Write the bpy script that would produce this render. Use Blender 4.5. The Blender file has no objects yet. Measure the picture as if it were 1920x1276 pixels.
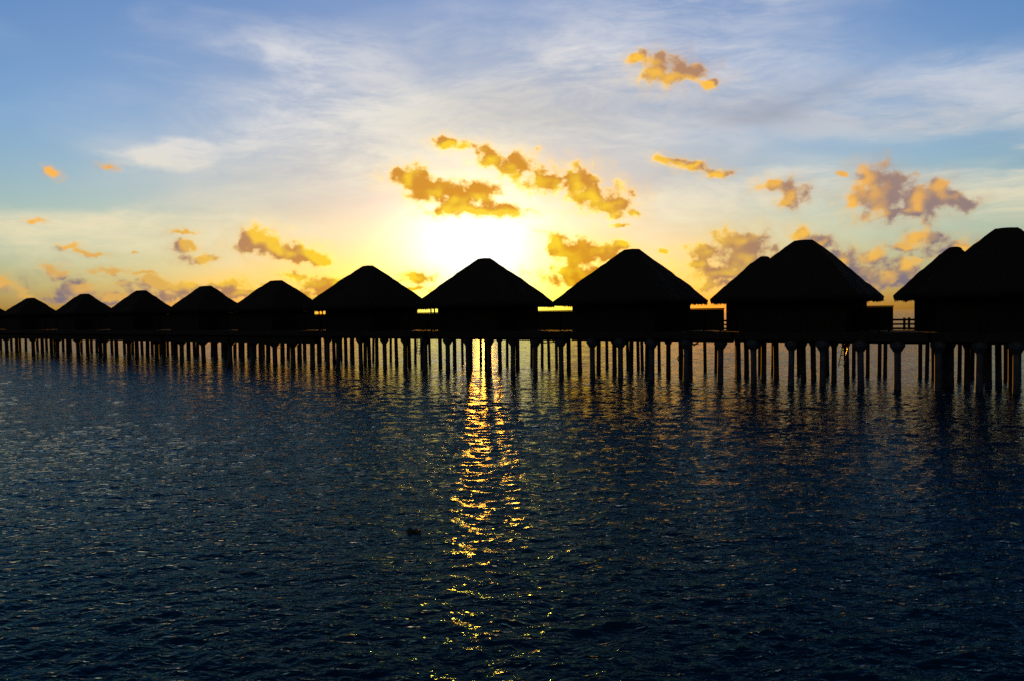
import bpy, bmesh, math, random
import numpy as np
from mathutils import Matrix, Vector

random.seed(7)
rng = np.random.default_rng(11)
scene = bpy.context.scene
COL = scene.collection

# ------------------------------------------------------------------ camera
F_PX, CAM_H = 1440.0, 3.8            # focal length in pixels of a 1920 px wide frame, eye height over the water
PITCH = math.atan(49.0 / F_PX)
ROLL = math.atan(0.0125)
fwd = Vector((0, math.cos(PITCH), -math.sin(PITCH)))
up0 = Vector((0, math.sin(PITCH), math.cos(PITCH)))
rt0 = Vector((1, 0, 0))
rt = rt0 * math.cos(ROLL) - up0 * math.sin(ROLL)
upv = up0 * math.cos(ROLL) + rt0 * math.sin(ROLL)
cam = bpy.data.cameras.new('camera')
cam.sensor_width = 36
cam.lens = 36 * F_PX / 1920
cam.clip_start, cam.clip_end = 0.1, 80000
camo = bpy.data.objects.new('camera', cam)
COL.objects.link(camo)
m = Matrix((rt, upv, -fwd)).transposed().to_4x4()
m.translation = (0, 0, CAM_H)
camo.matrix_world = m
scene.camera = camo


def ray(px, py):
    return (fwd + rt * ((px - 960) / F_PX) - upv * ((py - 638) / F_PX)).normalized()


def horizon_y(px):
    return 589.0 + (960 - px) * 0.0125


# ------------------------------------------------------------------ sky and sun
sun_dir = ray(905, 536)
SUN_AZ = math.atan2(sun_dir.x, sun_dir.y)
SUN_EL = math.asin(sun_dir.z)
EXPOSURE = 2.0
SKY_STRENGTH = 0.10
SUN_STRENGTH = 4.0

scene.view_settings.view_transform = 'Standard'
scene.view_settings.look = 'None'
scene.view_settings.exposure = EXPOSURE
scene.view_settings.gamma = 1
scene.view_settings.use_curve_mapping = False
scene.render.engine = 'CYCLES'
scene.cycles.use_denoising = False
scene.cycles.adaptive_threshold = 0.006
scene.cycles.max_bounces = 5
scene.cycles.sample_clamp_indirect = 1.6
scene.cycles.sample_clamp_direct = 3.2
scene.cycles.caustics_reflective = False
scene.cycles.caustics_refractive = False

sl = bpy.data.lights.new('sun', 'SUN')
sl.energy = SUN_STRENGTH
sl.angle = math.radians(0.8)
sl.color = (1.0, 0.40, 0.03)
so = bpy.data.objects.new('sun', sl)
COL.objects.link(so)
so.rotation_mode = 'QUATERNION'
so.rotation_quaternion = sun_dir.to_track_quat('Z', 'Y')

world = bpy.data.worlds.new('World')
scene.world = world
world.use_nodes = True
NT = world.node_tree
NT.nodes.clear()
K = 14.4    # sky units: 1 unit = 1/14.4 rad, about 4 degrees


class G:
    """small helper for building node graphs"""
    def __init__(self, nt):
        self.nt = nt

    def _set(self, sock, v):
        if isinstance(v, bpy.types.NodeSocket):
            self.nt.links.new(v, sock)
        elif v is not None:
            sock.default_value = v

    def math(self, op, a, b=None, c=None, clamp=False):
        n = self.nt.nodes.new('ShaderNodeMath')
        n.operation = op
        n.use_clamp = clamp
        for i, v in enumerate((a, b, c)):
            if v is not None:
                self._set(n.inputs[i], v)
        return n.outputs[0]

    def vec(self, op, a, b=None, c=None, scale=None):
        n = self.nt.nodes.new('ShaderNodeVectorMath')
        n.operation = op
        for i, v in enumerate((a, b, c)):
            if v is not None:
                self._set(n.inputs[i], v)
        if scale is not None:
            self._set(n.inputs['Scale'], scale)
        return n.outputs['Value'] if op in ('LENGTH', 'DOT_PRODUCT', 'DISTANCE') else n.outputs['Vector']

    def comb(self, x, y, z=0.0):
        n = self.nt.nodes.new('ShaderNodeCombineXYZ')
        for i, v in enumerate((x, y, z)):
            self._set(n.inputs[i], v)
        return n.outputs[0]

    def sep(self, v):
        n = self.nt.nodes.new('ShaderNodeSeparateXYZ')
        self._set(n.inputs[0], v)
        return n.outputs

    def noise(self, v, scale, detail=4, rough=0.5, dist=0.0, lac=2.0):
        n = self.nt.nodes.new('ShaderNodeTexNoise')
        self._set(n.inputs['Vector'], v)
        n.inputs['Scale'].default_value = scale
        n.inputs['Detail'].default_value = detail
        n.inputs['Roughness'].default_value = rough
        n.inputs['Distortion'].default_value = dist
        n.inputs['Lacunarity'].default_value = lac
        return n

    def smooth(self, v, a, b, lo=0.0, hi=1.0):
        n = self.nt.nodes.new('ShaderNodeMapRange')
        n.interpolation_type = 'SMOOTHSTEP'
        self._set(n.inputs['Value'], v)
        n.inputs['From Min'].default_value = a
        n.inputs['From Max'].default_value = b
        n.inputs['To Min'].default_value = lo
        n.inputs['To Max'].default_value = hi
        return n.outputs[0]

    def mix(self, fac, a, b, blend='MIX'):
        n = self.nt.nodes.new('ShaderNodeMix')
        n.data_type = 'RGBA'
        n.blend_type = blend
        n.clamp_factor = True
        self._set(n.inputs['Factor'], fac)
        for s, v in ((n.inputs[6], a), (n.inputs[7], b)):
            if isinstance(v, tuple):
                v = (*v, 1.0) if len(v) == 3 else v
            self._set(s, v)
        return n.outputs[2]

    def ramp(self, fac, stops, interp='LINEAR'):
        n = self.nt.nodes.new('ShaderNodeValToRGB')
        self._set(n.inputs[0], fac)
        cr = n.color_ramp
        cr.interpolation = interp
        while len(cr.elements) > 1:
            cr.elements.remove(cr.elements[-1])
        cr.elements[0].position = stops[0][0]
        cr.elements[0].color = (*stops[0][1], 1)
        for p, c in stops[1:]:
            e = cr.elements.new(p)
            e.color = (*c, 1)
        return n.outputs[0]


def srgb(r, g, b):
    def f(c):
        c /= 255
        return c / 12.92 if c <= 0.04045 else ((c + 0.055) / 1.055) ** 2.4
    return (f(r), f(g), f(b))


def sky_p(px, py):
    d = ray(px, py)
    return K * math.atan2(d.x, d.y), K * math.asin(d.z)


# cumulus puffs: centre and radii measured in the photograph, turned into sky angles
PUFFS = [
    (770, 333, 38, 20), (812, 356, 48, 24), (862, 378, 45, 27), (908, 365, 36, 30), (885, 394, 62, 15), (950, 394, 44, 13),
    (918, 293, 34, 18), (972, 310, 48, 26), (1030, 335, 46, 24), (1085, 335, 42, 28), (1115, 365, 54, 27), (1155, 382, 38, 24), (1183, 399, 22, 10),
    (845, 270, 34, 11),
    (1190, 106, 24, 10), (1240, 130, 46, 24), (1285, 140, 46, 16), (1332, 155, 30, 7),
    (1258, 299, 30, 10), (1300, 308, 26, 10), (1350, 322, 30, 8),
    (1458, 348, 28, 14), (1487, 356, 22, 18), (1472, 378, 18, 12),
    (1575, 322, 12, 6), (1628, 335, 38, 26), (1655, 368, 58, 34), (1720, 378, 58, 30), (1752, 352, 22, 20), (1795, 376, 42, 14), (1690, 398, 60, 14),
    (498, 455, 42, 25), (466, 468, 36, 14), (545, 475, 48, 20), (588, 485, 30, 12),
    (337, 438, 22, 6), (350, 465, 22, 13), (380, 486, 30, 9),
    (132, 468, 26, 7), (172, 478, 30, 5), (102, 505, 30, 13), (205, 509, 40, 6), (268, 514, 26, 4),
    (94, 324, 16, 11), (195, 311, 13, 5), (66, 416, 13, 5),
    (10, 538, 34, 17), (143, 546, 42, 18), (215, 556, 42, 10), (310, 534, 70, 13), (440, 534, 56, 13), (540, 517, 24, 9), (612, 535, 52, 19), (560, 556, 90, 16),
    (786, 522, 38, 15), (772, 541, 40, 8),
    (1042, 458, 28, 23), (1078, 474, 52, 27), (1130, 476, 46, 18), (1165, 464, 26, 7), (1050, 512, 44, 14), (1092, 522, 70, 22),
    (1384, 455, 44, 24), (1335, 476, 46, 20), (1402, 487, 58, 26), (1310, 500, 36, 10), (1370, 512, 100, 18),
    (1498, 438, 26, 16), (1530, 458, 32, 22), (1572, 490, 58, 26), (1600, 512, 66, 22), (1640, 482, 26, 18), (1700, 500, 36, 22), (1670, 522, 90, 18),
    (1735, 448, 36, 18), (1782, 466, 42, 15), (1695, 463, 20, 6), (455, 550, 210, 13), (190, 562, 120, 9), (640, 552, 90, 15), (1400, 532, 130, 13), (1690, 528, 120, 14), (250, 470, 8, 3), (1250, 470, 10, 5), (1160, 425, 18, 5),
]


def make_field_group():
    ng = bpy.data.node_groups.new('cumulus_field', 'ShaderNodeTree')
    ng.interface.new_socket('Dir', in_out='INPUT', socket_type='NodeSocketVector')
    ng.interface.new_socket('Field', in_out='OUTPUT', socket_type='NodeSocketFloat')
    ng.interface.new_socket('Soft', in_out='OUTPUT', socket_type='NodeSocketFloat')
    gi = ng.nodes.new('NodeGroupInput')
    go = ng.nodes.new('NodeGroupOutput')
    g = G(ng)
    d = gi.outputs[0]
    x, y, z = g.sep(d)
    az = g.math('ARCTAN2', x, y)
    el = g.math('ARCSINE', z)
    P = g.comb(g.math('MULTIPLY', az, K), g.math('MULTIPLY', el, K))
    w = g.noise(d, 26, 4, 0.55)
    wv = g.vec('MULTIPLY', g.vec('SUBTRACT', w.outputs['Color'], (0.5, 0.5, 0.5)), (0.62, 0.42, 0))
    P = g.vec('ADD', P, wv)
    cur = None
    for cx, cy, rx, ry in PUFFS:
        pu, pv = sky_p(cx, cy)
        a = (cx - 960) / F_PX
        ru = rx / 100 / (1 + a * a) * 1.22
        rv = ry / 100 / math.sqrt(1 + a * a) * 1.22
        v = g.vec('MULTIPLY_ADD', P, (1 / ru, 1 / rv, 0), (-pu / ru, -pv / rv, 0))
        ln = g.vec('LENGTH', v)
        cur = ln if cur is None else g.math('SMOOTH_MIN', cur, ln, 0.35)
    n = g.noise(g.vec('MULTIPLY', d, (1, 1, 1.15)), 56, 6, 0.56)
    f = g.math('SUBTRACT', 1.0, cur)
    f = g.math('MAXIMUM', f, -1.5)
    nl = g.noise(d, 44, 1, 0.5)
    ng.links.new(g.math('ADD', f, g.math('MULTIPLY', g.math('SUBTRACT', nl.outputs[0], 0.5), 2.0)), go.inputs[1])
    f = g.math('ADD', f, g.math('MULTIPLY', g.math('SUBTRACT', n.outputs[0], 0.5), 2.3))
    ng.links.new(f, go.inputs[0])
    return ng


FIELD = make_field_group()
g = G(NT)
tc = NT.nodes.new('ShaderNodeTexCoord')
D = g.vec('NORMALIZE', tc.outputs['Generated'])
dx, dy, dz = g.sep(D)
az = g.math('ARCTAN2', dx, dy)
el = g.math('ARCSINE', dz)
elu = g.math('MULTIPLY', el, K)
azu = g.math('MULTIPLY', az, K)
P = g.comb(azu, elu)
PS = (K * SUN_AZ, K * SUN_EL, 0)

sky = NT.nodes.new('ShaderNodeTexSky')
sky.sky_type = 'NISHITA'
sky.sun_disc = False
sky.sun_elevation = SUN_EL
sky.sun_rotation = SUN_AZ
sky.air_density = 1.0
sky.dust_density = 1.0
sky.ozone_density = 2.0
NTSKY = sky.outputs[0]

# --- clear sky: the Nishita sky, a little deeper in colour as the photograph's film-like response shows it
dsun = g.vec('LENGTH', g.vec('SUBTRACT', P, PS))                 # distance from the sun, 1 = 4 degrees
dsun_az = g.math('ABSOLUTE', g.math('SUBTRACT', azu, PS[0]))
elt = g.math('DIVIDE', elu, 20.0, clamp=True)
base = g.vec('SCALE', NTSKY, scale=SKY_STRENGTH * 2 ** EXPOSURE)
far_t = g.ramp(elt, [(0.0, (0.25, 0.33, 0.80)), (0.03, (0.32, 0.48, 0.80)), (0.08, (0.41, 0.56, 0.70)), (0.16, (0.38, 0.57, 0.87)), (0.27, (0.36, 0.55, 0.88)), (0.40, (0.20, 0.38, 0.72)), (0.6, (0.05, 0.14, 0.34)), (1.0, (0.02, 0.06, 0.18))])
near_t = g.ramp(elt, [(0.0, (0.38, 0.25, 0.05)), (0.04, (0.27, 0.27, 0.25)), (0.10, (0.24, 0.28, 0.46)), (0.18, (0.26, 0.38, 0.62)), (0.27, (0.30, 0.48, 0.82)), (0.40, (0.20, 0.38, 0.72)), (0.6, (0.05, 0.14, 0.34)), (1.0, (0.02, 0.06, 0.18))])
tint = g.mix(g.smooth(dsun_az, 1.0, 8.0, 1.0, 0.0), far_t, near_t)
east = g.smooth(g.vec('DOT_PRODUCT', D, (math.sin(SUN_AZ), math.cos(SUN_AZ), 0)), -0.6, 0.75, 0.22, 1.0)
tint = g.vec('SCALE', tint, scale=east)
base = g.mix(1.0, base, tint, 'MULTIPLY')

# --- high thin cloud: streaks drawn out sideways
cv = g.vec('MULTIPLY', D, (1.0, 1.0, 2.6))
cw = g.noise(cv, 2.6, 3, 0.5)
cvw = g.vec('ADD', cv, g.vec('SCALE', g.vec('SUBTRACT', cw.outputs['Color'], (0.5, 0.5, 0.5)), scale=0.26))
streak = g.noise(g.vec('MULTIPLY', cvw, (1.0, 1.0, 1.4)), 6.0, 8, 0.60)
broad = g.noise(cvw, 2.2, 3, 0.5)
fine = g.noise(g.vec('MULTIPLY', cvw, (1.2, 1.2, 2.2)), 20.0, 5, 0.66)


Pw = g.vec('ADD', P, g.vec('MULTIPLY', g.vec('SUBTRACT', cw.outputs['Color'], (0.5, 0.5, 0.5)), (5.0, 2.0, 0.0)))
Pw = g.vec('ADD', Pw, g.vec('MULTIPLY', g.vec('SUBTRACT', streak.outputs['Color'], (0.5, 0.5, 0.5)), (2.4, 1.0, 0.0)))


def patch(px, py, rx, ry, a=1.0, b=0.0):
    pu, pv = sky_p(px, py)
    v = g.vec('MULTIPLY', g.vec('SUBTRACT', Pw, (pu, pv, 0)), (100 / rx, 100 / ry, 0))
    return g.smooth(g.vec('LENGTH', v), b, a, 1.0, 0.0)


cover = None
for pw, pq in ((1.0, (760, 260, 560, 150)), (0.8, (1180, 180, 560, 210)), (0.5, (1700, 205, 460, 110)), (0.9, (330, 275, 190, 55)), (0.62, (600, 140, 330, 110)), (1.0, (300, 440, 600, 70)), (1.0, (1500, 400, 700, 60)), (0.8, (1880, 285, 120, 26))):
    q = g.math('MULTIPLY', patch(*pq), pw)
    cover = q if cover is None else g.math('MAXIMUM', cover, q)
gap = g.math('MAXIMUM', patch(1620, 300, 260, 34), patch(1840, 325, 130, 30))
wide = g.smooth(broad.outputs[0], 0.42, 0.66)
cover = g.math('MAXIMUM', cover, g.math('MULTIPLY', wide, 0.35))
cover = g.math('MULTIPLY', cover, g.math('SUBTRACT', 1.0, g.math('MULTIPLY', gap, 0.8)))
tex = g.math('ADD', g.math('MULTIPLY', streak.outputs[0], 0.68), g.math('MULTIPLY', fine.outputs[0], 0.32))
cover = g.math('MULTIPLY', cover, 1.65, clamp=True)
veil = g.math('MULTIPLY', cover, g.smooth(tex, 0.33, 0.63))
veil = g.math('ADD', g.math('MULTIPLY', veil, 0.80), g.math('MULTIPLY', cover, 0.24))
veil = g.math('MULTIPLY', veil, g.smooth(elu, 0.2, 1.6))
thick = g.math('MULTIPLY', g.smooth(broad.outputs[0], 0.32, 0.58), g.math('MAXIMUM', patch(1560, 200, 520, 85), g.math('MULTIPLY', patch(1150, 210, 460, 90), 0.6)))
warm = g.mix(g.smooth(elu, 1.0, 3.8), srgb(240, 224, 180), srgb(228, 226, 227))
veil_col = g.mix(g.smooth(dsun, 1.2, 5.5), srgb(250, 238, 205), warm)
col = g.mix(g.math('MULTIPLY', veil, 0.82), base, veil_col)
col = g.mix(g.math('MULTIPLY', g.math('MULTIPLY', thick, g.smooth(streak.outputs[0], 0.25, 0.6, 0.5, 1.0)), 0.75), col, srgb(150, 154, 168))

# --- the white glare of the low sun behind thin cloud
PG = sky_p(893, 468)
dgl = g.vec('LENGTH', g.vec('MULTIPLY', g.vec('SUBTRACT', P, (PG[0], PG[1], 0)), (0.72, 1.0, 0)))
glow = g.math('POWER', 2.718, g.math('MULTIPLY', g.math('POWER', g.math('DIVIDE', dgl, 0.88), 2.0), -1.0))
gl2 = g.math('POWER', 2.718, g.math('MULTIPLY', g.math('DIVIDE', dgl, 1.3), -1.0))
glare = g.vec('ADD', g.vec('SCALE', g.comb(1.0, 0.92, 0.72), scale=g.math('MULTIPLY', glow, 1.3)), g.vec('SCALE', g.comb(1.0, 0.86, 0.60), scale=g.math('MULTIPLY', gl2, 0.28)))
col = g.vec('ADD', col, glare)

# --- low cumulus
fa = NT.nodes.new('ShaderNodeGroup')
fa.node_tree = FIELD
NT.links.new(D, fa.inputs[0])
S = (sun_dir.x, sun_dir.y, sun_dir.z)
tow = g.vec('NORMALIZE', g.vec('SUBTRACT', S, D))
fb = NT.nodes.new('ShaderNodeGroup')
fb.node_tree = FIELD
NT.links.new(g.vec('ADD', D, g.vec('SCALE', g.vec('ADD', tow, (0, 0, 0.5)), scale=0.017)), fb.inputs[0])
f0, f1 = fa.outputs[0], fb.outputs[0]
s0, s1 = fa.outputs[1], fb.outputs[1]
dens = g.math('MAXIMUM', g.smooth(f0, -0.20, 0.60), g.math('MULTIPLY', g.smooth(f0, -0.9, 0.3), 0.22))
edge = g.smooth(f0, 0.10, 0.60, 1.0, 0.0)
rel = g.smooth(g.math('ADD', g.math('SUBTRACT', s0, s1), g.math('MULTIPLY', g.math('SUBTRACT', f0, f1), 0.30)), -0.28, 1.10)
litf = g.math('ADD', g.math('MULTIPLY', edge, 0.34), g.math('MULTIPLY', rel, 0.95), clamp=True)
near = g.smooth(dsun, 1.2, 7.5, 1.0, 0.0)
tone = g.noise(D, 8.5, 1, 0.5)
litf = g.math('MULTIPLY', litf, g.math('MAXIMUM', g.smooth(tone.outputs[0], 0.38, 0.56, 0.78, 1.15), near), clamp=True)
low = g.smooth(elu, 0.5, 2.6, 1.0, 0.0)
lit_c = g.mix(near, g.mix(low, srgb(255, 184, 74), srgb(240, 184, 84)), srgb(255, 212, 30))
shd_c = g.mix(near, g.mix(low, srgb(160, 130, 118), srgb(128, 116, 126)), srgb(220, 146, 4))
cum_c = g.mix(litf, shd_c, lit_c)
alpha = g.math('MULTIPLY', dens, 0.97)
col = g.vec('MINIMUM', col, (1.5, 1.4, 1.2))
rim = g.math('MULTIPLY', g.math('MULTIPLY', edge, g.smooth(dsun, 0.8, 6.5, 1.0, 0.0)), 0.8)
cum_c = g.vec('ADD', cum_c, g.vec('SCALE', g.comb(1.0, 0.75, 0.20), scale=rim))
col = g.mix(alpha, col, cum_c)

bg = NT.nodes.new('ShaderNodeBackground')
NT.links.new(g.vec('SCALE', col, scale=1.0 / (SKY_STRENGTH * 2 ** EXPOSURE)), bg.inputs[0])
bg.inputs[1].default_value = SKY_STRENGTH
wo = NT.nodes.new('ShaderNodeOutputWorld')
NT.links.new(bg.outputs[0], wo.inputs[0])
world.cycles.sampling_method = 'NONE'

# ------------------------------------------------------------------ materials
def material(name, color, rough=0.8, noise_scale=6.0, var=0.35, bump=0.3, stretch=(1, 1, 1), spec=0.3):
    mt = bpy.data.materials.new(name)
    mt.use_nodes = True
    nt = mt.node_tree
    b = nt.nodes['Principled BSDF']
    q = G(nt)
    t = nt.nodes.new('ShaderNodeTexCoord')
    v = q.vec('MULTIPLY', t.outputs['Object'], stretch)
    n = q.noise(v, noise_scale, 6, 0.6)
    lo = tuple(c * (1 - var) for c in color)
    hi = tuple(min(1, c * (1 + var)) for c in color)
    nt.links.new(q.ramp(n.outputs[0], [(0.3, lo), (0.7, hi)]), b.inputs['Base Color'])
    b.inputs['Roughness'].default_value = rough
    b.inputs['Specular IOR Level'].default_value = spec
    if bump:
        bp = nt.nodes.new('ShaderNodeBump')
        bp.inputs['Strength'].default_value = bump
        bp.inputs['Distance'].default_value = 0.03
        nt.links.new(n.outputs[0], bp.inputs['Height'])
        nt.links.new(bp.outputs[0], b.inputs['Normal'])
    return mt


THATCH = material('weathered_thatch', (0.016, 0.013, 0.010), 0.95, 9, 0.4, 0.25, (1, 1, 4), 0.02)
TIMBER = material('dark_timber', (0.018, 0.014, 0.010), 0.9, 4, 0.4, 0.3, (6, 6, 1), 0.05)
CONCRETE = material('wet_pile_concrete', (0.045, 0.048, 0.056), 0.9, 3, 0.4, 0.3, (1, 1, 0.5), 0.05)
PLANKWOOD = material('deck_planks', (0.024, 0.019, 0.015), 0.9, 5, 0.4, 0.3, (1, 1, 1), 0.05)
WEED = material('brown_weed', (0.030, 0.022, 0.010), 0.6, 20, 0.4, 0.3)
METAL = material('dull_metal', (0.22, 0.22, 0.22), 0.45, 8, 0.2, 0.0)
ROPEM = material('wet_rope', (0.06, 0.05, 0.035), 0.9, 40, 0.3, 0.0)

YELLOW = bpy.data.materials.new('painted_sunlight')  # translucent yellow standing in for sunlight on the ladder top
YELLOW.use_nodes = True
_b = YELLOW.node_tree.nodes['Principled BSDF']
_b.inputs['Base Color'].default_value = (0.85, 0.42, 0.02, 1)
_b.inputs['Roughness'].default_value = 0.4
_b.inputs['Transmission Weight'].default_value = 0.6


# ------------------------------------------------------------------ mesh helpers
class MB:
    def __init__(self):
        self.v, self.f = [], []

    def add(self, vs, fs):
        o = len(self.v)
        self.v += [tuple(p) for p in vs]
        self.f += [tuple(i + o for i in f) for f in fs]

    def box(self, x0, x1, y0, y1, z0, z1):
        self.add([(x0, y0, z0), (x1, y0, z0), (x1, y1, z0), (x0, y1, z0), (x0, y0, z1), (x1, y0, z1), (x1, y1, z1), (x0, y1, z1)],
                 [(0, 3, 2, 1), (4, 5, 6, 7), (0, 1, 5, 4), (1, 2, 6, 5), (2, 3, 7, 6), (3, 0, 4, 7)])

    def tube(self, a, b, r0, r1=None, n=8, cap=True):
        r1 = r0 if r1 is None else r1
        a, b = Vector(a), Vector(b)
        d = (b - a).normalized()
        s = d.orthogonal().normalized()
        t = d.cross(s)
        vs = []
        for p, r in ((a, r0), (b, r1)):
            for i in range(n):
                th = 2 * math.pi * i / n
                vs.append(p + (s * math.cos(th) + t * math.sin(th)) * r)
        fs = [(i, (i + 1) % n, n + (i + 1) % n, n + i) for i in range(n)]
        if cap:
            fs += [tuple(reversed(range(n))), tuple(range(n, 2 * n))]
        self.add(vs, fs)

    def lathe(self, prof, n=10, square=False):
        """profile of (radius, z) about the local z axis"""
        vs, fs = [], []
        for r, z in prof:
            for i in range(n):
                th = 2 * math.pi * (i + 0.5) / n
                k = r / max(abs(math.cos(th)), abs(math.sin(th))) if square else r
                vs.append((k * math.cos(th), k * math.sin(th), z))
        for j in range(len(prof) - 1):
            for i in range(n):
                fs.append((j * n + i, j * n + (i + 1) % n, (j + 1) * n + (i + 1) % n, (j + 1) * n + i))
        fs.append(tuple(reversed(range(n))))
        fs.append(tuple(range((len(prof) - 1) * n, len(prof) * n)))
        self.add(vs, fs)

    def mesh(self, name, mat, smooth=False):
        me = bpy.data.meshes.new(name)
        me.from_pydata(self.v, [], self.f)
        me.materials.append(mat)
        if smooth:
            me.polygons.foreach_set('use_smooth', [True] * len(me.polygons))
        me.update()
        return me

    def obj(self, name, mat, parent=None, smooth=False):
        return link(name, self.mesh(name, mat, smooth), parent)


def link(name, me, parent=None, loc=None):
    o = bpy.data.objects.new(name, me)
    COL.objects.link(o)
    if parent is not None:
        o.parent = parent
    if loc is not None:
        o.location = loc
    return o


def thing(name, label, cat, loc, rz=0.0, group=None):
    o = bpy.data.objects.new(name, None)
    COL.objects.link(o)
    o.location = loc
    o.rotation_euler = (0, 0, rz)
    o['label'], o['category'] = label, cat
    if group:
        o['group'] = group
    return o


# ------------------------------------------------------------------ sea
def make_water():
    WAVES = []
    wind = math.radians(-84)                   # ripples run towards the viewer, a little to the left
    lam = np.exp(rng.uniform(np.log(0.10), np.log(2.2), 230))
    for L in lam:
        th = wind + rng.normal(0, math.radians(52 if L < 1.2 else 30))
        k = 2 * math.pi / L
        slope = 0.0175 * (1.0 if L < 0.42 else (0.42 / L) ** 0.95)
        WAVES.append((L, k * math.cos(th), k * math.sin(th), slope / k * rng.uniform(0.5, 1.5), rng.uniform(0, 2 * math.pi), math.cos(th), math.sin(th)))
    nx = 860
    s = np.linspace(-1.15, 1.15, nx)
    ys = [2.2]
    while ys[-1] < 420:
        ys.append(ys[-1] * 1.0043 + 0.003)
    n_near = len(ys)
    while ys[-1] < 40000:
        ys.append(ys[-1] * 1.35)
    ys = np.array(ys)
    X = (ys[:, None] * s[None, :])
    Y = np.repeat(ys[:, None], nx, 1)
    Z = np.zeros_like(X)
    DX = np.zeros_like(X)
    DY = np.zeros_like(X)
    cell = np.gradient(ys)
    # patches of stronger and weaker ripple
    gust = 1.0 + 0.28 * np.sin(X * 0.21 + 1.3 * np.sin(Y * 0.11 + 2)) * np.sin(Y * 0.17 + 1.1 * np.sin(X * 0.13)) + 0.15 * np.sin(X * 0.9 + Y * 0.5 + np.sin(Y * 0.8))
    for L, kx, ky, A, ph, cx, cy in WAVES:
        fade = np.clip((L / (cell * 1.0) - 2.2) / 2.0, 0, 1)
        if L < 2:
            fade = fade * np.clip(60.0 * L / ys, 0, 1)
        rows = np.nonzero(fade > 0)[0]
        if len(rows) == 0:
            continue
        r1 = rows[-1] + 1
        arg = X[:r1] * kx + Y[:r1] * ky + ph
        a = A * fade[:r1, None] * gust[:r1]
        c = np.cos(arg)
        Z[:r1] += a * c
        sn = np.sin(arg) * a * 0.75
        DX[:r1] -= sn * cx
        DY[:r1] -= sn * cy
    co = np.stack([X + DX, Y + DY, Z], -1).reshape(-1, 3).astype(np.float32)
    ny = len(ys)
    idx = np.arange(ny * nx).reshape(ny, nx)
    quads = np.stack([idx[:-1, :-1], idx[:-1, 1:], idx[1:, 1:], idx[1:, :-1]], -1).reshape(-1, 4)
    # a calm skirt a little lower carries the sea on behind and beside the viewer
    base = len(co)
    R = 40000.0
    co = np.concatenate([co, np.array([(-R, -R, -0.6), (R, -R, -0.6), (R, R, -0.6), (-R, R, -0.6)], np.float32)])
    quads = np.concatenate([quads, np.array([[base, base + 1, base + 2, base + 3]])])
    me = bpy.data.meshes.new('water')
    me.vertices.add(len(co))
    me.vertices.foreach_set('co', co.ravel())
    nq = len(quads)
    me.loops.add(nq * 4)
    me.loops.foreach_set('vertex_index', quads.ravel().astype(np.int32))
    me.polygons.add(nq)
    me.polygons.foreach_set('loop_start', np.arange(0, nq * 4, 4, dtype=np.int32))
    me.polygons.foreach_set('use_smooth', np.ones(nq, bool))
    me.update(calc_edges=True)
    mt = bpy.data.materials.new('sea_water')
    mt.use_nodes = True
    nt = mt.node_tree
    nt.nodes.remove(nt.nodes['Principled BSDF'])
    body = nt.nodes.new('ShaderNodeBsdfDiffuse')          # light scattered back out of the deep water
    body.inputs[0].default_value = (0.0004, 0.0115, 0.029, 1)
    gls = nt.nodes.new('ShaderNodeBsdfGlossy')
    gls.inputs['Roughness'].default_value = 0.035
    fre = nt.nodes.new('ShaderNodeFresnel')
    fre.inputs['IOR'].default_value = 1.333
    mxs = nt.nodes.new('ShaderNodeMixShader')
    q = G(nt)
    t = nt.nodes.new('ShaderNodeTexCoord')
    n1 = q.noise(q.vec('MULTIPLY', t.outputs['Object'], (0.78, 1.40, 1)), 3.8, 3, 0.5, 0.4)
    ridge = q.math('SUBTRACT', 1.0, q.math('ABSOLUTE', q.math('MULTIPLY_ADD', n1.outputs[0], 2.0, -1.0)))
    ridge = q.math('POWER', ridge, 1.6)
    n2 = q.noise(q.vec('MULTIPLY', t.outputs['Object'], (0.6, 1.3, 1)), 1.5, 3, 0.5)
    h = q.math('ADD', q.math('MULTIPLY', ridge, 0.023), q.math('MULTIPLY', n2.outputs[0], 0.030))
    bp = nt.nodes.new('ShaderNodeBump')
    bp.inputs['Strength'].default_value = 1.0
    bp.inputs['Distance'].default_value = 1.0
    nt.links.new(h, bp.inputs['Height'])
    for nd in (body, gls, fre):
        nt.links.new(bp.outputs[0], nd.inputs['Normal'])
    nt.links.new(q.math('POWER', fre.outputs[0], 1.76), mxs.inputs[0])
    nt.links.new(q.mix(q.smooth(fre.outputs[0], 0.26, 0.74), (0.36, 0.80, 1.0), (1.0, 0.90, 0.80)), gls.inputs['Color'])
    nt.links.new(body.outputs[0], mxs.inputs[1])
    nt.links.new(gls.outputs[0], mxs.inputs[2])
    nt.links.new(mxs.outputs[0], nt.nodes['Material Output'].inputs[0])
    me.materials.append(mt)
    o = link('water', me)
    o['kind'] = 'structure'
    return o


make_water()

# ------------------------------------------------------------------ the bungalows
YAW = math.radians(-35)
DECK0, DECK1, EAVE = 2.32, 2.69, 4.26


def front_depth(px):
    return F_PX * CAM_H / (0.0556 * (px + 1053))


def rear_depth(px):
    return F_PX * CAM_H / (0.0467 * (px + 1180)) * 1.05


def on_water(px, depth):
    return Vector(((px - 960) / F_PX * depth, depth, 0))


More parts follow.
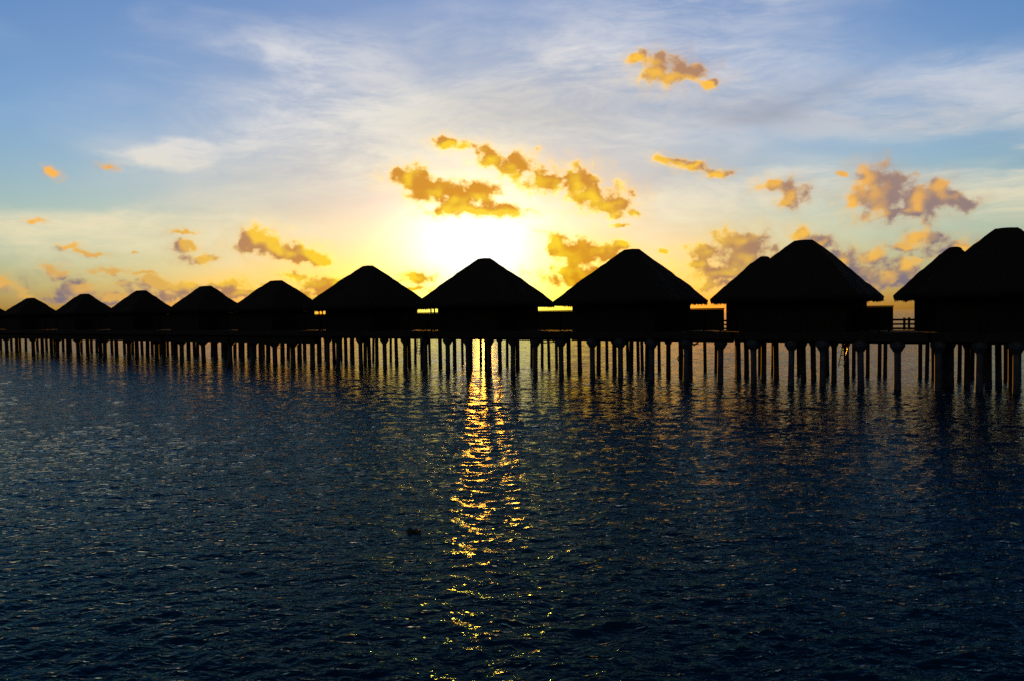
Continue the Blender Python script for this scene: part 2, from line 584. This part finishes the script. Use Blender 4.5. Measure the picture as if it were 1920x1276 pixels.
def hip_roof(half, ridge, eave, apex, seed, thick=0.24, n=22, rnd=0.25):
    """thatched hip roof: rounded ridge, sagging slopes, uneven surface"""
    r = random.Random(seed)
    mb = MB()
    ph = [r.uniform(0, 6.28) for _ in range(8)]

    def bumpy(x, y):
        return 0.028 * math.sin(2.3 * x + ph[0] + 1.2 * math.sin(1.7 * y + ph[1])) + 0.022 * math.sin(5.1 * y + ph[2] + math.sin(3.1 * x + ph[3])) + 0.014 * math.sin(9 * x + 7 * y + ph[4])

    m_ = 4 * n
    rings = 15
    grid = []
    for j in range(rings + 1):
        t = j / rings                       # 0 eave, 1 top
        row = []
        for i in range(m_):
            side, u = divmod(i, n)
            u = u / n * 2 - 1
            cx, cy = ((u, -1), (1, u), (-u, 1), (-1, -u))[side]
            top = (ridge * 0.5 * cx, 0.10 * cy)
            e = half * (1 + 0.012 * math.sin(7 * u + ph[5] + side))
            x = cx * e * (1 - t) + top[0] * t
            y = cy * e * (1 - t) + top[1] * t
            z = eave + thick + (apex - eave - thick) * (t + 0.018 * math.sin(math.pi * t))
            if t > 0.93:
                z -= (t - 0.93) ** 2 * 40 * rnd
            k = min(1, t * 6) * min(1, (1 - t) * 5 + 0.15)
            z += bumpy(x, y) * k + (bumpy(x * 1.7, y * 1.7) * 0.8 if t < 0.05 else 0)
            row.append((x, y, z))
        grid.append(row)
    vs = [p for row in grid for p in row]
    fs = []
    for j in range(rings):
        for i in range(m_):
            fs.append((j * m_ + i, j * m_ + (i + 1) % m_, (j + 1) * m_ + (i + 1) % m_, (j + 1) * m_ + i))
    fs.append(tuple(rings * m_ + i for i in range(m_)))
    # eave edge and underside
    o = len(vs)
    for i in range(m_):
        x, y, z = grid[0][i]
        vs.append((x * 0.985, y * 0.985, eave + r.uniform(-0.02, 0.03)))
    fs += [(o + i, o + (i + 1) % m_, (i + 1) % m_, i) for i in range(m_)]
    o2 = len(vs)
    for i in range(m_):
        x, y, z = grid[0][i]
        vs.append((x * 0.78, y * 0.78, eave + 0.06))
    fs += [(o2 + i, o2 + (i + 1) % m_, o + (i + 1) % m_, o + i) for i in range(m_)]
    mb.add(vs, fs)
    return mb


def fringe(half, eave, seed, thick=0.24):
    """loose straw ends hanging below the eaves"""
    r = random.Random(seed)
    mb = MB()
    for side in range(4):
        c, s = ((1, 0), (0, 1), (-1, 0), (0, -1))[side]
        for i in range(150):
            u = r.uniform(-1, 1) * half * 0.985
            d = half * r.uniform(0.93, 1.0)
            w = r.uniform(0.012, 0.035)
            L = r.uniform(0.03, 0.085) * (1 + 0.7 * math.sin(u * 2.1 + side * 2 + seed))
            x0, x1 = u - w, u + w
            z0 = eave + 0.08
            pts = [(x0, -d, z0), (x1, -d, z0), (u + r.uniform(-0.02, 0.02), -d - r.uniform(-0.01, 0.03), eave - max(0.02, L)), (u, -d + 0.03, z0)]
            pts = [(x * c - y * s, x * s + y * c, z) for x, y, z in pts]
            mb.add(pts, [(0, 1, 2), (1, 3, 2), (3, 0, 2)])
    return mb


def ridge_roll(ridge, apex, r0=0.17):
    mb = MB()
    n, k = 10, 12
    vs, fs = [], []
    L = ridge * 0.5 + 0.16
    for j in range(k + 1):
        t = j / k * 2 - 1
        rr = r0 * max(0.15, (1 - abs(t) ** 5)) ** 0.6
        for i in range(n):
            th = 2 * math.pi * i / n
            vs.append((L * t, rr * 1.5 * math.cos(th), apex - r0 + rr * math.sin(th) - 0.05 * t * t))
    for j in range(k):
        for i in range(n):
            fs.append((j * n + i, j * n + (i + 1) % n, (j + 1) * n + (i + 1) % n, (j + 1) * n + i))
    fs += [tuple(reversed(range(n))), tuple(range(k * n, (k + 1) * n))]
    mb.add(vs, fs)
    return mb


PILE_MESH = {}


def pile_mesh(kind, far=False):
    if (kind, far) not in PILE_MESH:
        r = ({'F': 0.20, 'M': 0.20, 'R': 0.17} if far else {'F': 0.158, 'M': 0.145, 'R': 0.112})[kind]
        mb = MB()
        mb.lathe([(r * 1.05, -1.2), (r * 1.05, 0.25), (r, 0.4), (r * 0.98, DECK0 - 0.003)], 12)
        PILE_MESH[kind, far] = mb.mesh('pile', CONCRETE, True)
    return PILE_MESH[kind, far]


def cap_mesh(kind, far=False):
    key = ('cap', kind, far)
    if key not in PILE_MESH:
        w, h = {'F': (0.32, 0.32), 'M': (0.25, 0.24)}[kind]
        r = {'F': 0.168, 'M': 0.155}[kind]
        if far:
            w, h, r = 0.42, 0.72, 0.22
        mb = MB()
        mb.lathe([(r, DECK0 - h - 0.22), (w, DECK0 - h + 0.05), (w, DECK0 - 0.006)], 8, True)
        PILE_MESH[key] = mb.mesh('pile_cap', CONCRETE)
    return PILE_MESH[key]


HOUSES = [   # apex x in the photo, apex height, ridge length, kind, label
    (-30, 6.40, 1.5, 2.35, 'far bungalow cut off by the left edge, only its sloping roof edge showing'),
    (60, 6.42, 1.5, 2.35, 'smallest whole thatched bungalow, farthest down the row, under pale grey clouds at the left'),
    (161, 6.58, 1.5, 2.35, 'small thatched bungalow directly right of the farthest whole one'),
    (267, 6.64, 1.5, 2.42, 'small flat-topped thatched bungalow, third whole one from the left'),
    (388, 6.74, 1.5, 2.52, 'flat-topped thatched bungalow just left of the one with boat steps among its piles'),
    (520, 6.90, 1.3, 2.82, 'flat-topped thatched bungalow with landing steps hanging among the piles beneath it'),
    (692, 7.66, 0.9, 3.52, 'pointed thatched bungalow beside a see-through veranda slot, left of the one hiding the sun'),
    (910, 7.66, 0.9, 3.52, 'thatched bungalow standing right in front of the white sun glare, glitter shining between its piles'),
    (1186, 7.66, 0.9, 3.52, 'thatched bungalow right of the sun with a dark screen wall ending at its right'),
    (1507, 7.58, 0.9, 3.52, 'large thatched bungalow with a lower second roof peak, beside the open railing gap'),
    (1886, 7.58, 0.9, 3.52, 'tallest, nearest thatched bungalow, cut off by the right edge of the picture'),
]
house_objs = []
for i, (px, apex, ridge, kind, label) in enumerate(HOUSES):
    depth = front_depth(px) + 3.0
    c = on_water(px, depth)
    t = thing('overwater_bungalow', label, 'bungalow', c, YAW, 'thatched bungalows on stilts along the jetty')
    house_objs.append(t)
    t['_near'] = kind > 3
cax, sax = math.cos(YAW), math.sin(YAW)


def to_local(h, w):
    d = w - h.location
    return Vector((d.x * cax + d.y * sax, -d.x * sax + d.y * cax, d.z))


for i, t in enumerate(house_objs):
    px, apex, ridge, kind, _ = HOUSES[i]
    near = t['_near']
    del t['_near']
    half = kind - (0.06 if i == 9 else 0.0)
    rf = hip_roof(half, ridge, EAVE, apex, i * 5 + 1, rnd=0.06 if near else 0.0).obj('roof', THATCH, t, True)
    ridge_roll(ridge + (0 if near else 0.1), apex + 0.02, 0.12 if near else 0.06).obj('ridge_roll', THATCH, rf, True)
    fr = fringe(half, EAVE, i * 5 + 2).obj('thatch_fringe', THATCH, rf)
    fr['kind'] = 'stuff'
    # walls of upright boards between corner posts
    wl = MB()
    wh = 2.66 if near else half - (0.6 if i == 5 else 0.34)
    wlo = 2.30 if i in (6, 7) else wh
    wl.box(-wlo, wh, -wlo, wh, DECK1 + 0.002, EAVE + 0.3)
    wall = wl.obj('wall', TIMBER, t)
    bd = MB()
    nb = 18
    for k in range(nb):
        u0 = -wlo + 0.02 + (wh + wlo - 0.04) * k / nb
        u1 = u0 + (wh + wlo - 0.04) / nb - 0.025
        bd.box(u0, u1, -wlo - 0.022, -wlo - 0.002, DECK1 + 0.05, EAVE + 0.2)
        bd.box(wh + 0.002, wh + 0.022, u0, u1, DECK1 + 0.05, EAVE + 0.2)
        bd.box(-wlo - 0.022, -wlo - 0.002, u0, u1, DECK1 + 0.05, EAVE + 0.2)
    bo = bd.obj('wall_boards', TIMBER, wall)
    bo['kind'] = 'stuff'
    # platform
    nxt = to_local(t, house_objs[i + 1].location).x if i + 1 < len(house_objs) else 9.0
    right = nxt - 2.9
    dk = MB()
    dk.box(-2.86, right, -2.95, 2.9, DECK0, DECK1)
    dk.box(-2.80, right - 0.05, -2.55, -2.25, DECK0 - 0.16, DECK0 - 0.003)
    if not near:
        dk.box(-2.70, right - 0.15, -2.70, -2.0, DECK0 - 0.60, DECK0 - 0.165)
    dk.box(-2.80, right - 0.05, 0.0, 0.3, DECK0 - 0.16, DECK0 - 0.003)
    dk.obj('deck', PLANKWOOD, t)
    # solid screen wall at the side terrace
    if i != len(house_objs) - 1:
        w1 = {8: 5.9, 9: 4.45}.get(i, nxt - 2.70)
        sw = MB()
        sw.box(wh + 0.03, w1, -0.55, -0.45, DECK1 + 0.05, 3.93)
        sw.box(wh + 0.03, w1 + 0.02, -0.58, -0.42, 3.935, 3.99)
        for q in range(4):
            xx = wh + 0.15 + (w1 - wh - 0.3) * q / 3
            sw.box(xx - 0.05, xx + 0.05, -0.64, -0.56, DECK1 + 0.002, 3.93)
        sw.obj('screen_wall', TIMBER, t)
    if near:
        # lower wing with its own roof at the rear left
        ax, ay = (-2.74 if i == 9 else -2.32), 2.06
        ah = 2.36 if i == 9 else 2.46
        ar = hip_roof(ah, 0.4, EAVE, 6.95, i * 5 + 3, rnd=0.12)
        ar.v = [(x + ax, y + ay, z) for x, y, z in ar.v]
        aro = ar.obj('annex_roof', THATCH, t, True)
        af = fringe(ah, EAVE, i * 5 + 4)
        af.v = [(x + ax, y + ay, z) for x, y, z in af.v]
        af = af.obj('thatch_fringe', THATCH, aro)
        af['kind'] = 'stuff'
        rr = ridge_roll(0.35, 6.97, 0.10)
        rr.v = [(x + ax, y + ay, z) for x, y, z in rr.v]
        rr.obj('ridge_roll', THATCH, aro, True)
        aw = MB()
        aw.box(ax - 1.58, -wh - 0.03, ay - 1.9, ay + 1.9, DECK1 + 0.002, EAVE + 0.25)
        aw.obj('annex_wall', TIMBER, t)
        ad = MB()
        ad.box(ax - 2.2, -2.865, ay - 2.1, ay + 2.1, DECK0 + 0.002, DECK1 - 0.002)
        ad.obj('annex_deck', PLANKWOOD, t)
        if i in (6, 7):
            for dxp in (2.46, 2.63):
                vp = MB()
                vp.box(-dxp - 0.035, -dxp + 0.035, -dxp - 0.035, -dxp + 0.035, DECK1 + 0.002, EAVE + 0.1)
                vp.obj('veranda_post', TIMBER, t)

# ------------------------------------------------------------------ jetty along the back of the row
j0 = on_water(-320, rear_depth(-320) + 1.0)
j1 = on_water(2330, rear_depth(2330) + 1.0)
jd = (j1 - j0)
JL = jd.length
jyaw = math.atan2(jd.y, jd.x)
jet = thing('jetty', 'long railed timber jetty on thin piles running behind the whole row of bungalows', 'jetty', j0, jyaw)
mb = MB()
mb.box(0, JL, -0.95, 0.95, 2.12, 2.36)
mb.obj('beam', TIMBER, jet)
pk = MB()
np_ = int(JL / 0.16)
for k in range(np_):
    pk.box(k * 0.16 + 0.006, k * 0.16 + 0.150, -1.02, 1.02, 2.363, 2.40)
po = pk.obj('deck_planks', PLANKWOOD, jet)
po['kind'] = 'stuff'
for z in (2.70, 2.95, 3.20):
    for y in (-0.97, 0.97):
        r_ = MB()
        r_.box(0, JL, y - 0.03, y + 0.03, z - 0.035 - (0.01 if z > 3.1 else 0), z + 0.035 + (0.01 if z > 3.1 else 0))
        r_.obj('rail', TIMBER, jet)
# post positions: one stands in the open gap beside the large bungalow
gap = on_water(1696, rear_depth(1696) + 0.2) - j0
goff = (gap.x * math.cos(jyaw) + gap.y * math.sin(jyaw)) % 2.4
pm = MB()
pm.box(-0.06, 0.06, -0.06, 0.06, 2.05, 3.32)
pme = pm.mesh('post', TIMBER)
k = 0
x = goff
while x < JL:
    for y in (-1.09, 1.09):
        link('post', pme, jet, (x, y, 0))
    x += 2.4


# ------------------------------------------------------------------ piles, where the photograph shows each of them
PILES = {
    'F': [585, 614, 633, 676, 721, 759, 797, 839, 877, 917, 961, 1003, 1052, 1109, 1160, 1219, 1283, 1344, 1408, 1478, 1537, 1610, 1681, 1755, 1834, 1906,
          12, 62, 107, 146, 196, 241, 293, 340, 381, 431, 473, 515, 549],
    'M': [598, 626, 648, 661, 684, 692, 706, 743, 767, 791, 825, 852, 882, 911, 937, 970, 1066, 1087, 1122, 1152, 1183, 1213, 1253, 1277, 1294, 1385, 1400, 1432, 1456, 1507, 1526, 1564, 1588, 1773, 1784, 1814, 1855, 1874, 1898,
          31, 79, 96, 127, 164, 188, 218, 256, 276, 307, 329, 353, 404, 423, 454, 488, 502, 529, 561],
    'R': [570, 605, 638, 655, 699, 731, 738, 773, 804, 862, 895, 945, 990, 1015, 1025, 1039, 1060, 1133, 1173, 1194, 1202, 1234, 1321, 1338, 1379, 1420, 1446, 1495, 1549, 1599, 1625, 1646, 1658, 1724, 1738, 1749, 1799, 1823, 1845, 1887, 1912,
          1, 21, 37, 48, 70, 87, 101, 118, 132, 152, 171, 181, 209, 233, 248, 265, 283, 300, 312, 323, 362, 370, 396, 414, 437, 448, 462, 477, 493, 537],
}
for kind, xs in PILES.items():
    for px in xs:
        jit = random.uniform(-0.25, 0.25)
        if kind == 'F':
            d = front_depth(px) + jit * 0.5
        elif kind == 'R':
            d = rear_depth(px) + jit
        else:
            d = 0.5 * (front_depth(px) + rear_depth(px)) + jit * 3
        w = on_water(px, d)
        lean = (random.uniform(-0.018, 0.018), random.uniform(-0.018, 0.018), random.uniform(0, 6.28))
        if kind == 'R':
            v = w - j0
            loc = (v.x * math.cos(jyaw) + v.y * math.sin(jyaw), -v.x * math.sin(jyaw) + v.y * math.cos(jyaw), -0.19)
            if abs(loc[1]) > 0.9:
                loc = (loc[0], math.copysign(0.9, loc[1]), loc[2])
            o = link('pile', pile_mesh('R', px < 600), jet, loc)
            o.rotation_euler = lean
            continue
        # the deck each pile carries
        best = None
        for h in house_objs:
            l = to_local(h, w)
            s_ = abs(l.x - 1.2)
            if best is None or s_ < best[0]:
                best = (s_, h, l)
        h, l = best[1], best[2]
        l.y = max(-2.6, min(2.6, l.y))
        o = link('pile', pile_mesh(kind, px < 600), h, l)
        o.rotation_euler = lean
        if kind == 'F' or random.random() < 0.28:
            cp = link('pile_cap', cap_mesh(kind, px < 560), o)
            cp.rotation_euler = (0, 0, -lean[2] + random.uniform(-0.05, 0.05))


# ------------------------------------------------------------------ ladders, steps and small things
def ladder(name, label, px, depth, z0, z1, lean, w=0.26, rungs=6, mat=METAL, yaw=-0.5, band=False):
    p = on_water(px, depth)
    t = thing(name, label, 'ladder', (p.x, p.y, z0), yaw, None)
    L = z1 - z0
    for s in (-1, 1):
        r_ = MB()
        r_.tube((s * w / 2, 0, 0), (s * w / 2 + lean, 0.1, L), 0.022, n=8)
        r_.obj('side_rail', mat, t)
    me = None
    for k in range(rungs):
        zz = L * (k + 0.5) / rungs
        r_ = MB()
        f = zz / L
        r_.tube((-w / 2 + lean * f, 0.1 * f, zz), (w / 2 + lean * f, 0.1 * f, zz), 0.018, n=6)
        r_.obj('rung', mat, t)
    if band:  # added sleeves give the upper rails their sunlit yellow as colour
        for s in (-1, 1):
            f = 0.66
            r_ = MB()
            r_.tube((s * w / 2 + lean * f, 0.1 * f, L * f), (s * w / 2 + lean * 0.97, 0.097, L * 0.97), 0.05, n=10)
            r_.obj('painted_sunlit_sleeve', YELLOW, t)
    return t


d1 = 40.5
ladder('swim_ladder', 'leaning swim ladder with its sunlit upper part coloured in as yellow sleeves under the bungalow by the railing gap', 1577, d1, 3.8 - 106 * d1 / F_PX, DECK0 - 0.005, 0.30, band=True)
d2 = 52.0
ladder('swim_ladder', 'thin dark swim ladder hanging left of the sun-glare bungalow', 783, d2, 3.8 - 74 * d2 / F_PX, DECK0 - 0.005, 0.10)


def steps(px, depth, n, z_top, width, label, flip=1):
    p = on_water(px, depth)
    t = thing('landing_steps', label, 'steps', (p.x, p.y, 0), YAW)
    for k in range(n):
        s = MB()
        zz = z_top - 0.2 * (k + 1)
        s.box(flip * 0.26 * k - 0.16, flip * 0.26 * k + 0.16, -width / 2, width / 2, zz - 0.025, zz + 0.025)
        s.obj('tread', TIMBER, t)
    for y in (-width / 2 - 0.03, width / 2 + 0.03):
        s = MB()
        s.tube((-flip * 0.2, y, z_top - 0.02), (flip * 0.26 * (n - 0.3), y, z_top - 0.2 * n - 0.1), 0.045, n=6)
        s.obj('stringer', TIMBER, t)
    return t


steps(506, front_depth(515) + 0.9, 5, DECK0 - 0.01, 0.9, 'crooked timber boat steps under a far flat-topped bungalow', 1)
steps(1306, front_depth(1300) + 3.0, 2, DECK0 - 0.01, 1.3, 'short landing steps under the terrace right of the screen-walled bungalow', -1)
steps(1020, front_depth(1020) + 3.4, 2, DECK0 - 0.01, 1.6, 'short landing steps under the terrace right of the sun-glare bungalow', 1)

# hanging rope
p = on_water(1273, front_depth(1273) + 0.4)
rp = MB()
pts = [(0.25, 0, DECK0 - 0.35), (0.17, 0, 2.0), (0.10, 0.02, 1.7), (-0.02, 0.0, 1.35), (-0.10, 0.0, 1.22), (-0.03, 0, 1.12), (0.0, 0, 1.3)]
for a, b in zip(pts, pts[1:]):
    rp.tube(a, b, 0.022, n=6)
ro = rp.obj('hanging_rope', ROPEM)
ro.location = p
ro['label'] = 'loose dark rope hanging beside a thick pile under the screen-walled bungalow'
ro['category'] = 'rope'

# floating clump of weed in the open water
dd = F_PX * CAM_H / (1001 - horizon_y(770))
p = on_water(770, dd)
cl = MB()
r_ = random.Random(5)
for cx, rad, hh in ((-0.075, 0.05, 0.085), (0.07, 0.055, 0.075), (0.0, 0.06, 0.03)):
    for k in range(46):
        th, ph = r_.uniform(0, 6.28), r_.uniform(-0.3, 1.5)
        q = Vector((cx + rad * math.cos(th) * math.cos(ph), rad * math.sin(th) * math.cos(ph), 0.01 + hh * math.sin(ph)))
        e = Vector((r_.uniform(-1, 1), r_.uniform(-1, 1), r_.uniform(-0.6, 1))).normalized() * r_.uniform(0.02, 0.05)
        sd = e.orthogonal().normalized() * 0.012
        cl.add([q - sd, q + sd, q + e + sd * 0.4, q + e - sd * 0.4], [(0, 1, 2, 3)])
    vs, fs = [], []
    bm = bmesh.new()
    bmesh.ops.create_icosphere(bm, subdivisions=2, radius=1)
    for v in bm.verts:
        k = 1 + r_.uniform(-0.18, 0.18)
        vs.append((cx + v.co.x * rad * k, v.co.y * rad * k, v.co.z * hh * k))
    fs = [tuple(v.index for v in f.verts) for f in bm.faces]
    bm.free()
    cl.add(vs, fs)
co_ = cl.obj('floating_weed', WEED)
co_.location = (p.x, p.y, 0.0)
co_.scale = (1.0, 1.0, 0.75)
co_['label'] = 'small dark two-lobed clump of weed floating alone left of the sun glitter'
co_['category'] = 'seaweed'
